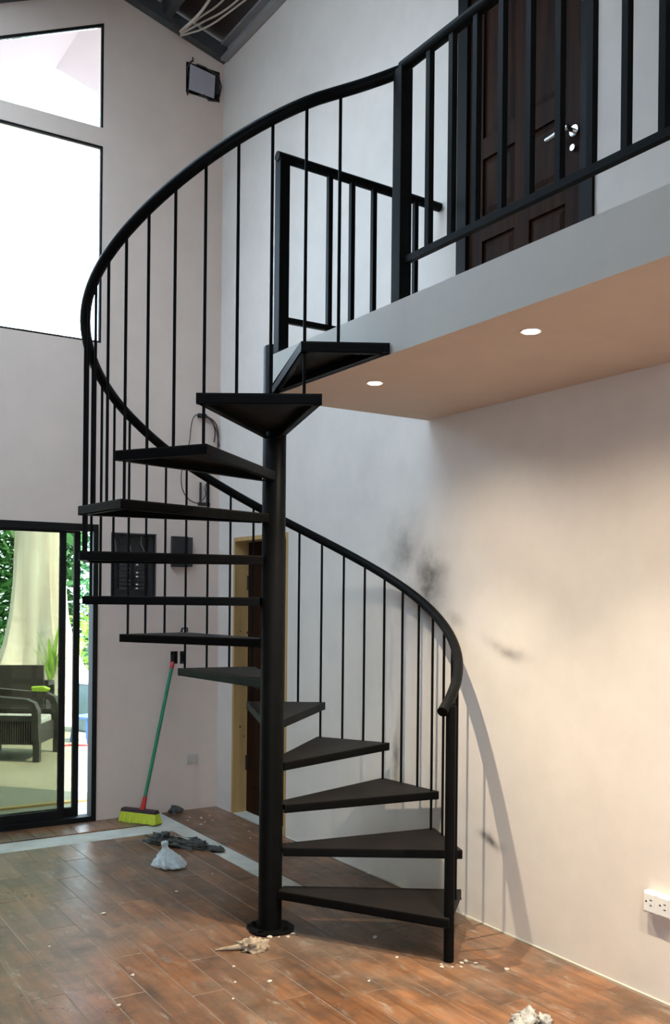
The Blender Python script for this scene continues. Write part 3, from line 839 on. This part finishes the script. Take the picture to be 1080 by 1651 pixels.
# cables under the roof
cb = thing('cable_bundle', 'bundle of pale cables fanning out under the roof above the corner', 'cables')
def free(pp, r, mat, name='cable'):
    P = [Vector(p) for p in pp]
    for _ in range(2):
        Q = [P[0]]
        for p_, q_ in zip(P, P[1:]):
            Q += [p_ * 0.75 + q_ * 0.25, p_ * 0.25 + q_ * 0.75]
        P = Q + [P[-1]]
    MB().tube(P, r, 6).build(name, mat, cb, smooth=True)
free([(0.50, 2.36, 5.545), (0.567, 2.2, 5.60), (0.60, 2.1, 5.66), (0.625, 1.95, 5.74)], 0.010, 'wirepale')
free([(0.505, 2.36, 5.54), (0.60, 2.22, 5.62), (0.68, 2.1, 5.66), (0.73, 1.9, 5.73)], 0.007, 'wirepale')
free([(0.508, 2.37, 5.535), (0.62, 2.26, 5.60), (0.74, 2.15, 5.66), (0.80, 1.95, 5.70)], 0.007, 'wirepale')
free([(0.512, 2.38, 5.53), (0.68, 2.3, 5.60), (0.78, 2.1, 5.66), (0.85, 1.85, 5.69)], 0.007, 'wirepale')
coil = [(0.46 + 0.03 * math.sin(k * 0.7), 2.36 + 0.03 * math.cos(k * 0.7), 5.56 + 0.05 * math.cos(k * 0.7 + 1) + 0.003 * k) for k in range(22)]
free(coil, 0.006, 'wire', 'coil')

# ------------------------------------------------------------------ socket on the right wall
t = thing('wall_outlet', 'white surface-mounted double outlet low on the cream right wall', 'outlet', (XW, -1.50, 0.381))
MB().box((-0.034, -0.066, -0.044), (-0.0005, 0.066, 0.044)).build('housing', 'white', t, bevel=0.008)
for yy in (-0.033, 0.033):
    fc = MB().box((-0.0362, yy - 0.026, -0.034), (-0.0338, yy + 0.026, 0.034)).build('socket_face', 'white', t, bevel=0.001)
    MB().tube([(-0.0370, yy + 0.014, 0.004), (-0.0355, yy + 0.014, 0.004)], 0.004, 10).build('earth_hole', 'black', fc)
    for zz in (-0.008, 0.012):
        MB().box((-0.0370, yy - 0.013, zz - 0.0018), (-0.0355, yy - 0.003, zz + 0.0018)).build('slot', 'black', fc)

# ------------------------------------------------------------------ broom
bv = Vector((0.319, 2.169, 0)) - Vector((0.152, 2.411, 0))
bang = math.atan2(bv.y, bv.x)
bc = Vector((0.245, 2.32, 0))
bm_ = thing('broom', 'green-handled push broom with lime bristles leaning on the back wall', 'broom', bc)
hdv = Matrix.Rotation(bang, 4, 'Z')
def loc(v): return tuple(hdv @ Vector(v))
blk = MB(); L2 = 0.142
prof = [(-L2, -0.028, 0.070), (L2, -0.028, 0.070), (L2, 0.028, 0.070), (-L2, 0.028, 0.070), (-L2 * 0.96, -0.022, 0.092), (L2 * 0.96, -0.022, 0.092), (L2 * 0.96, 0.022, 0.092), (-L2 * 0.96, 0.022, 0.092)]
blk.add([loc(v) for v in prof], [(0, 3, 2, 1), (4, 5, 6, 7), (0, 1, 5, 4), (1, 2, 6, 5), (2, 3, 7, 6), (3, 0, 4, 7)])
blk.build('head_block', 'purple', bm_)
brs = MB(); rg = random.Random(2)
for i in range(30):
    for j in range(5):
        x = -L2 * 0.95 + i * 1.9 * L2 / 29; y = -0.022 + j * 0.011
        sx, sy = x * 0.10 + rg.uniform(-.006, .006), y * 0.7 + rg.uniform(-.005, .005)
        w = 0.0052
        zb_ = rg.uniform(0.0, 0.006)
        vs = [(x - w, y - w, 0.072), (x + w, y - w, 0.072), (x + w, y + w, 0.072), (x - w, y + w, 0.072),
              (x + sx - w * 1.5, y + sy - w * 1.5, zb_), (x + sx + w * 1.5, y + sy - w * 1.5, zb_), (x + sx + w * 1.5, y + sy + w * 1.5, zb_), (x + sx - w * 1.5, y + sy + w * 1.5, zb_)]
        brs.add([loc(v) for v in vs], [(0, 1, 5, 4), (1, 2, 6, 5), (2, 3, 7, 6), (3, 0, 4, 7), (4, 5, 6, 7)])
o = brs.build('bristles', 'bristle', bm_); o['kind'] = 'stuff'
tip = Vector((0.55, 2.492, 1.085)) - bc
b0 = Vector(loc((0.02, 0, 0.088)))
dv = tip - b0
MB().tube([b0 + dv * 0.06, b0 + dv * 0.955], 0.0125, 12).build('handle', 'green', bm_, smooth=True)
MB().tube([b0, b0 + dv * 0.03, b0 + dv * 0.085], [0.021, 0.018, 0.015], 12).build('ferrule', 'red', bm_, smooth=True)
MB().tube([b0 + dv * 0.952, b0 + dv * 0.985, b0 + dv], [0.0145, 0.0145, 0.010], 12).build('end_grip', 'red', bm_, smooth=True)

# ------------------------------------------------------------------ things on the floor
# knotted clear plastic bag
bgm = bmesh.new()
bmesh.ops.create_uvsphere(bgm, u_segments=40, v_segments=26, radius=1.0)
for v in bgm.verts:
    d = v.co.normalized(); h = (d.z + 1) / 2
    a = math.atan2(d.y, d.x); rr = math.hypot(d.x, d.y)
    prof_ = [(0, 0.088), (0.12, 0.094), (0.30, 0.078), (0.5, 0.050), (0.68, 0.024), (0.76, 0.014), (0.86, 0.018), (1.0, 0.020)]
    for (h0, r0), (h1, r1) in zip(prof_, prof_[1:]):
        if h0 <= h <= h1: r = r0 + (r1 - r0) * (h - h0) / (h1 - h0)
    n_ = noise.noise(Vector((math.cos(a) * 3.0, math.sin(a) * 3.0, h * 3)))
    n2 = noise.noise(Vector((math.cos(a) * 6.0, math.sin(a) * 6.0, h * 9 + 5)))
    k = r * min(1, rr * 2.2) * (1 + 0.35 * n_ + 0.16 * n2)
    v.co = Vector((k * math.cos(a) + 0.045 * (1 - h) ** 1.5 - 0.02, k * 0.85 * math.sin(a), 0.155 * h + 0.014 * n2 * h))
zm = min(v.co.z for v in bgm.verts)
for v in bgm.verts: v.co.z -= zm
me = bpy.data.meshes.new('plastic_bag'); bgm.to_mesh(me); bgm.free()
bag = thing('plastic_bag', 'small knotted clear plastic bag with pale grit on the brown floor', 'plastic bag', (-0.02, 1.19, 0.0005))
place('bag_skin', me, 'plastic', bag)
lump('grit', 'rubble', (0.06, 0.05, 0.04), 3, 0.3, 4, 3, bag, (0.015, 0, 0.003))

rg_ = thing('rag_pile', 'long dark dirty rag and wire scraps lying across the cement strip', 'rag', (0.26, 1.58, 0.0005), math.atan2(1.385 - 1.729, 0.428 - 0.132))
lump('rag_fold', 'rag', (0.15, 0.05, 0.032), 11, 1.0, 4.5, 4, rg_, (0.0, 0, 0))
lump('rag_fold', 'rag', (0.085, 0.035, 0.045), 5, 1.0, 4, 4, rg_, (-0.17, 0.01, 0))
lump('rag_fold', 'rag', (0.055, 0.035, 0.022), 8, 0.6, 4, 3, rg_, (0.22, -0.03, 0))
for i, mt_ in enumerate(('wire', 'wirepale', 'wire')):
    MB().tube([(-0.2 + 0.04 * i, 0.03 - 0.03 * i, 0.01), (-0.08, 0.04 - 0.02 * i, 0.05), (0.07, -0.05 + 0.05 * i, 0.04), (0.26 - 0.06 * i, 0.02 * i, 0.006)], 0.004, 6).build('wire_scrap', mt_, rg_, smooth=True)

pp_ = thing('paper_scrap', 'crumpled beige paper scrap on the floor in front of the column', 'paper', (-0.22, -0.185, 0.0), -0.45)
lump('crumple', 'paper', (0.055, 0.042, 0.040), 21, 0.75, 3.0, 4, pp_, (0.035, 0, 0))
lump('crumple', 'paper', (0.042, 0.026, 0.030), 27, 0.75, 3.5, 3, pp_, (0.0, 0.02, 0.0))
tw = MB(); tw.tube([(-0.02, 0.005, 0.016), (-0.06, 0.0, 0.012), (-0.10, 0.004, 0.008), (-0.135, 0.0, 0.004)], [0.014, 0.010, 0.007, 0.003], 8); tw.build('twisted_tail', 'paper', pp_, smooth=True)
rb_ = thing('rubble_clump', 'grey and white rubble clump on the floor at the bottom picture edge', 'rubble', (0.30, -1.40, 0.0), 0.3)
for i, (x, y, s) in enumerate(((0, 0, 0.05), (0.055, 0.02, 0.045), (-0.055, -0.01, 0.038), (0.02, 0.04, 0.035), (0.085, -0.03, 0.03), (-0.03, -0.045, 0.03))):
    lump('lump', 'rubble', (s, s * 0.85, s * 0.75), 31 + i, 0.8, 3.5, 3, rb_, (x, y, 0), i)
ck = lump('brick_fragment', 'rag', (0.05, 0.035, 0.04), 41, 0.5, 2.5, 3, None, (0.575, 2.475, 0.0)); tag(ck, 'small dark brick fragment at the foot of the back wall right of the broom', 'brick fragment')

chip_me = [lump('plaster_chip', 'chip', (0.012, 0.009, 0.006), 50 + i, 0.6, 2.5, 1, smooth=False) for i in range(4)]
spots = [(0.60, 2.28), (0.66, 2.22), (0.63, 2.1), (0.70, 2.12), (0.58, 2.05), (0.74, 2.25), (0.55, 2.2), (0.78, 1.72), (0.70, 1.55), (-0.055, -0.10), (0.02, -0.14), (0.055, -0.12), (-0.02, -0.12),
         (0.40, -0.79), (0.44, -0.81), (0.47, -0.83), (0.50, -0.80), (0.53, -0.79), (0.42, -0.76), (0.55, -0.83), (0.30, -0.60), (-0.35, -0.33), (-0.42, -0.48), (-0.30, -0.55), (-0.50, -0.62), (-0.75, -0.2), (-0.95, 0.3), (-0.6, 0.6), (-0.15, 0.75), (0.15, 0.95), (0.12, 1.25), (0.36, -0.35), (-0.9, -0.45), (0.05, -0.75), (0.62, -0.95)]
rg = random.Random(9)
for i, (x, y) in enumerate(spots):
    src = chip_me[i % 4]
    o = src if i < 4 else src.copy()
    if i >= 4: C.objects.link(o)
    o.location = (x, y, 0.0); o.rotation_euler = (0, 0, rg.uniform(0, 6)); s = rg.uniform(0.6, 1.25); o.scale = (s, s, s)
    tag(o, 'tiny pale plaster chip scattered on the dusty floor', 'plaster chip', 'plaster chips on the floor')

# ------------------------------------------------------------------ outside: patio, ground
struct(MB().box((-9, YC + TB + 0.02, -0.15), (4.5, 7.4, -0.01)).build('patio', 'patio'), 'yellowish grey concrete patio outside the sliding door', 'patio')
struct(MB().prism([(3.19, -0.01), (3.27, -0.01), (3.26, 0.004), (3.20, 0.004)], 13.0, 'x', -9).build('trim_2', 'edge'), 'thin ochre joint strip across the patio', 'trim')
g = MB(); g.box((-30, 7.4, -0.4), (34, 45, -0.06)); g.box((-30, -20, -0.4), (-9, 7.4, -0.06)); g.box((-9, -20, -0.4), (-6.0, YC, -0.06)); g.box((4.5, -20, -0.4), (34, 7.4, -0.06))
struct(g.build('ground', 'gravel'), 'pale sunlit gravel ground of the garden', 'ground')

# wicker armchair seen through the door
def armchair(label, loc_, rz, cushion='cushion', withpillow=False):
    t = thing('wicker_armchair', label, 'armchair', loc_, rz, 'dark wicker chairs on the patio')
    # local: faces +x, width along y 0.62
    for s in (-1, 1):
        yy = s * 0.30
        arm = MB()
        P = [Vector((-0.30, yy, 0.60)), Vector((0.0, yy, 0.585)), Vector((0.20, yy, 0.565)), Vector((0.275, yy, 0.52)), Vector((0.295, yy, 0.42))]
        for i in range(len(P) - 1):
            pass
        outl = [(-0.33, 0.63), (0.0, 0.605), (0.20, 0.59), (0.28, 0.555), (0.315, 0.48), (0.325, 0.20), (0.265, 0.20), (0.255, 0.46), (0.235, 0.51), (0.18, 0.54), (0.0, 0.55), (-0.33, 0.57)]
        am = MB(); n = len(outl)
        vs = [(x, yy - 0.045, z) for x, z in outl] + [(x, yy + 0.045, z) for x, z in outl]
        fs = [(i, (i + 1) % n, n + (i + 1) % n, n + i) for i in range(n)]
        # caps as quads along the band
        h = n // 2
        for i in range(h - 1):
            fs.append((i, i + 1, n - 2 - i, n - 1 - i)); fs.append((n + i, n + i + 1, n + n - 2 - i, n + n - 1 - i))
        am.add(vs, fs); am.build('arm', 'wicker', t)
        sp_ = MB()
        for k in range(26):
            x = -0.31 + k * 0.022
            sp_.box((x, yy - 0.012, 0.16), (x + 0.014, yy + 0.012, 0.40))
        o_ = sp_.build('side_weave', 'wicker', t); o_['kind'] = 'stuff'
        MB().box((-0.32, yy - 0.02, 0.38), (0.27, yy + 0.02, 0.43)).build('side_rail', 'wicker', t)
        for xx in (-0.30, 0.295):
            MB().box((xx - 0.03, yy - 0.03, 0), (xx + 0.03, yy + 0.03, 0.21)).build('leg', 'wicker', t)
    MB().box((0.24, -0.27, 0.15), (0.28, 0.27, 0.33)).build('front_panel', 'wicker', t)
    MB().box((-0.30, -0.265, 0.26), (0.24, 0.265, 0.30)).build('seat_base', 'wicker', t)
    MB().prism([(-0.38, 0.16), (-0.30, 0.16), (-0.335, 0.80), (-0.42, 0.80)], 0.60, 'y', -0.30).build('backrest', 'wicker', t)
    MB().box((-0.29, -0.25, 0.305), (0.26, 0.25, 0.385)).build('seat_cushion', cushion, t, bevel=0.02)
    return t
ang1 = math.atan2(-0.553, 0.83)
fx, fy = (0.335 + 0.595) / 2, (5.16 + 5.553) / 2
c1 = (fx - 0.295 * math.cos(ang1), fy - 0.295 * math.sin(ang1), -0.01)
armchair('dark wicker armchair with pale seat cushion nearest the sliding door', c1, ang1)
armchair('dark wicker armchair with its back turned, behind the nearest armchair', (0.62, 7.0, -0.01), rad(68))
tw = MB(); tw.prism([(-0.08, 0.0), (0.07, 0.0), (0.09, 0.03), (0.03, 0.055), (-0.09, 0.05)], 0.08, 'y', -0.04)
a2 = Matrix.Rotation(ang1, 3, 'Z') @ Vector((0.13, 0.30, 0.0))
tl = tw.build('folded_towel', 'lime', bevel=0.008); tl.location = (c1[0] + a2.x, c1[1] + a2.y, 0.588); tl.rotation_euler = (0, 0, ang1)
tag(tl, 'lime green folded towel lying on the far arm of the nearest armchair', 'towel')
bn = thing('storage_bin', 'grey-teal storage bin with a pale rounded lid at the right door jamb', 'bin', (1.42, 6.9, -0.01), 0.3)
MB().prism([(-0.15, -0.14), (0.15, -0.14), (0.15, 0.14), (-0.15, 0.14)], 0.55, 'z', 0.0).build('body', 'teal', bn, bevel=0.02)
ld_ = MB(); ld_.prism([(-0.17 * math.cos(PI * k / 10), 0.551 + 0.10 * math.sin(PI * k / 10)) for k in range(11)], 0.32, 'y', -0.16); ld_.build('lid', 'palelid', bn, smooth=True)
st_ = thing('plastic_stool', 'low blue plastic stool standing in front of the bin', 'stool', (1.11, 6.12, -0.01), 0.5)
MB().box((-0.12, -0.12, 0.25), (0.12, 0.12, 0.28)).build('seat', 'blue', st_, bevel=0.008)
for sx in (-1, 1):
    for sy in (-1, 1):
        MB().tube([(sx * 0.12, sy * 0.12, 0.0), (sx * 0.095, sy * 0.095, 0.25)], [0.014, 0.018], 8).build('leg', 'blue', st_)
hs = MB(); hs.tube([(0.75 + 0.05 * i, 5.86 + 0.05 * math.sin(i * 0.9), 0.0) for i in range(16)], 0.010, 8)
tag(hs.build('garden_hose', 'red', smooth=True), 'thin red hose lying across the patio beneath the stool', 'hose')

# buttress tree
TX, TY = 1.62, 10.0
tr_ = thing('buttress_tree', 'tall pale tree with flared buttress roots beyond the patio', 'tree', (TX, TY, -0.06))
tm = MB(); n = 40; zs_ = [0, 0.15, 0.35, 0.6, 0.9, 1.3, 1.8, 2.5, 3.5, 5, 7, 9.5, 12.5]
vs = []
for z in zs_:
    for k in range(n):
        a = 2 * PI * k / n
        fl_ = math.exp(-z / 0.55)
        lobe = max(0, math.cos(5 * a + 0.9)) ** 2
        r = 0.345 - 0.008 * z + 0.10 * math.exp(-z / 1.6) * lobe + 0.62 * fl_ * lobe + 0.14 * fl_ + 0.02 * noise.noise(Vector((math.cos(a) * 2, math.sin(a) * 2, z * 1.5)))
        vs.append((r * math.cos(a), r * math.sin(a), z))
fs = [(i * n + k, i * n + (k + 1) % n, (i + 1) * n + (k + 1) % n, (i + 1) * n + k) for i in range(len(zs_) - 1) for k in range(n)]
tm.add(vs, fs); tm.build('trunk', 'bark', tr_, smooth=True)
for k in range(5):
    a = k * 1.3
    MB().tube([(0, 0, 11.5), (0.9 * math.cos(a), 0.9 * math.sin(a), 12.6), (2.2 * math.cos(a), 2.2 * math.sin(a), 13.6)], [0.2, 0.13, 0.06], 8).build('branch', 'bark', tr_, smooth=True)

def leaves(mb, rg, centre, radii, count, size, shell=0.55):
    for _ in range(count):
        while True:
            d = Vector((rg.uniform(-1, 1), rg.uniform(-1, 1), rg.uniform(-1, 1)))
            if shell < d.length < 1: break
        p = Vector((centre[0] + d.x * radii[0], centre[1] + d.y * radii[1], centre[2] + d.z * radii[2]))
        ax = Vector((rg.uniform(-1, 1), rg.uniform(-1, 1), rg.uniform(-0.7, 0.4))).normalized()
        sd_ = ax.cross(Vector((rg.uniform(-.4, .4), rg.uniform(-.4, .4), 1))).normalized()
        nn = ax.cross(sd_)
        s = size * rg.uniform(0.6, 1.3); w = s * 0.24
        mb.add([p, p + ax * s * 0.45 + sd_ * w + nn * w * .3, p + ax * s, p + ax * s * 0.45 - sd_ * w + nn * w * .3, p + ax * s * 0.5],
               [(0, 1, 4), (1, 2, 4), (2, 3, 4), (3, 0, 4)])
# fern at the foot of the tree
fe = thing('fern', 'bright yellow-green fern growing between the buttress roots', 'fern', (1.66, 9.38, -0.06))
rg = random.Random(8)
for k in range(14):
    a = rg.uniform(0, 2 * PI); L = rg.uniform(0.3, 0.6); hgt = rg.uniform(0.8, 1.35); w = 0.032
    P = [Vector((math.cos(a) * L * 0.45 * t * t, math.sin(a) * L * 0.45 * t * t, 0.1 + hgt * t - 0.25 * t * t)) for t in (0, 0.3, 0.6, 0.85, 1.0)]
    s_ = Vector((-math.sin(a), math.cos(a), 0))
    bl = MB()
    vs = []
    for i, p in enumerate(P):
        ww = w * (0.4, 1.0, 1.1, 0.7, 0.08)[i]
        vs += [p - s_ * ww, p + Vector((0, 0, -0.015)), p + s_ * ww]
    bl.add(vs, [f_ for i in range(4) for f_ in ((i * 3, i * 3 + 1, i * 3 + 4, i * 3 + 3), (i * 3 + 1, i * 3 + 2, i * 3 + 5, i * 3 + 4))])
    bl.build('frond', 'leafpale', fe)
# garden shrubs
names = ['leafy green shrub at the left edge of the sliding door view, behind the tree', 'leafy green shrub directly behind the pale tree trunk', 'leafy green shrub seen between the sliding door stiles', 'leafy green shrub seen beside the right door jamb']
def shrub(x, y, h, w, cnt, seed, mat, size, label, dense=0.4):
    t = thing('garden_shrub', label, 'shrub', (x, y, -0.06), 0, 'shrubs in the garden')
    rg = random.Random(seed)
    for k in range(4):
        a = rg.uniform(0, 6.28)
        MB().tube([(0.05 * math.cos(a), 0.05 * math.sin(a), 0), (0.25 * w * math.cos(a), 0.25 * w * math.sin(a), h * 0.45), (0.5 * w * math.cos(a), 0.5 * w * math.sin(a), h * 0.8)], [0.03, 0.022, 0.01], 6).build('stem', 'bark', t, smooth=True)
    mb = MB()
    leaves(mb, rg, (0, 0, h * 0.5), (w, w * 0.8, h * 0.52), cnt, size, dense)
    o_ = mb.build('foliage', mat, t); o_['kind'] = 'stuff'
sh = [(1.25, 12.6, 4.2), (2.35, 13.0, 4.4), (3.25, 12.8, 4.3), (4.2, 13.2, 4.2), (0.2, 12.6, 4.1), (-0.9, 12.8, 4.0), (-2.0, 12.6, 4.0), (5.3, 13.0, 4.2)]
lbs = [names[0], names[1], names[2], names[3], 'leafy green shrub left of the tree, hidden by the sliding door leaf edge', 'second leafy shrub to the left of the tree along the garden edge', 'leftmost leafy shrub along the garden edge', 'rightmost leafy shrub along the garden edge']
for i, (x, y, h) in enumerate(sh):
    shrub(x, y, h, 0.70, 1100, 20 + i, 'leaf', 0.30, lbs[i])
shrub(0.62, 11.0, 1.7, 0.34, 160, 61, 'leafpale', 0.22, 'low bright green plant left of the buttress roots')
shrub(2.75, 11.0, 1.5, 0.36, 200, 62, 'leafpale', 0.24, 'low bright green plant right of the buttress roots')
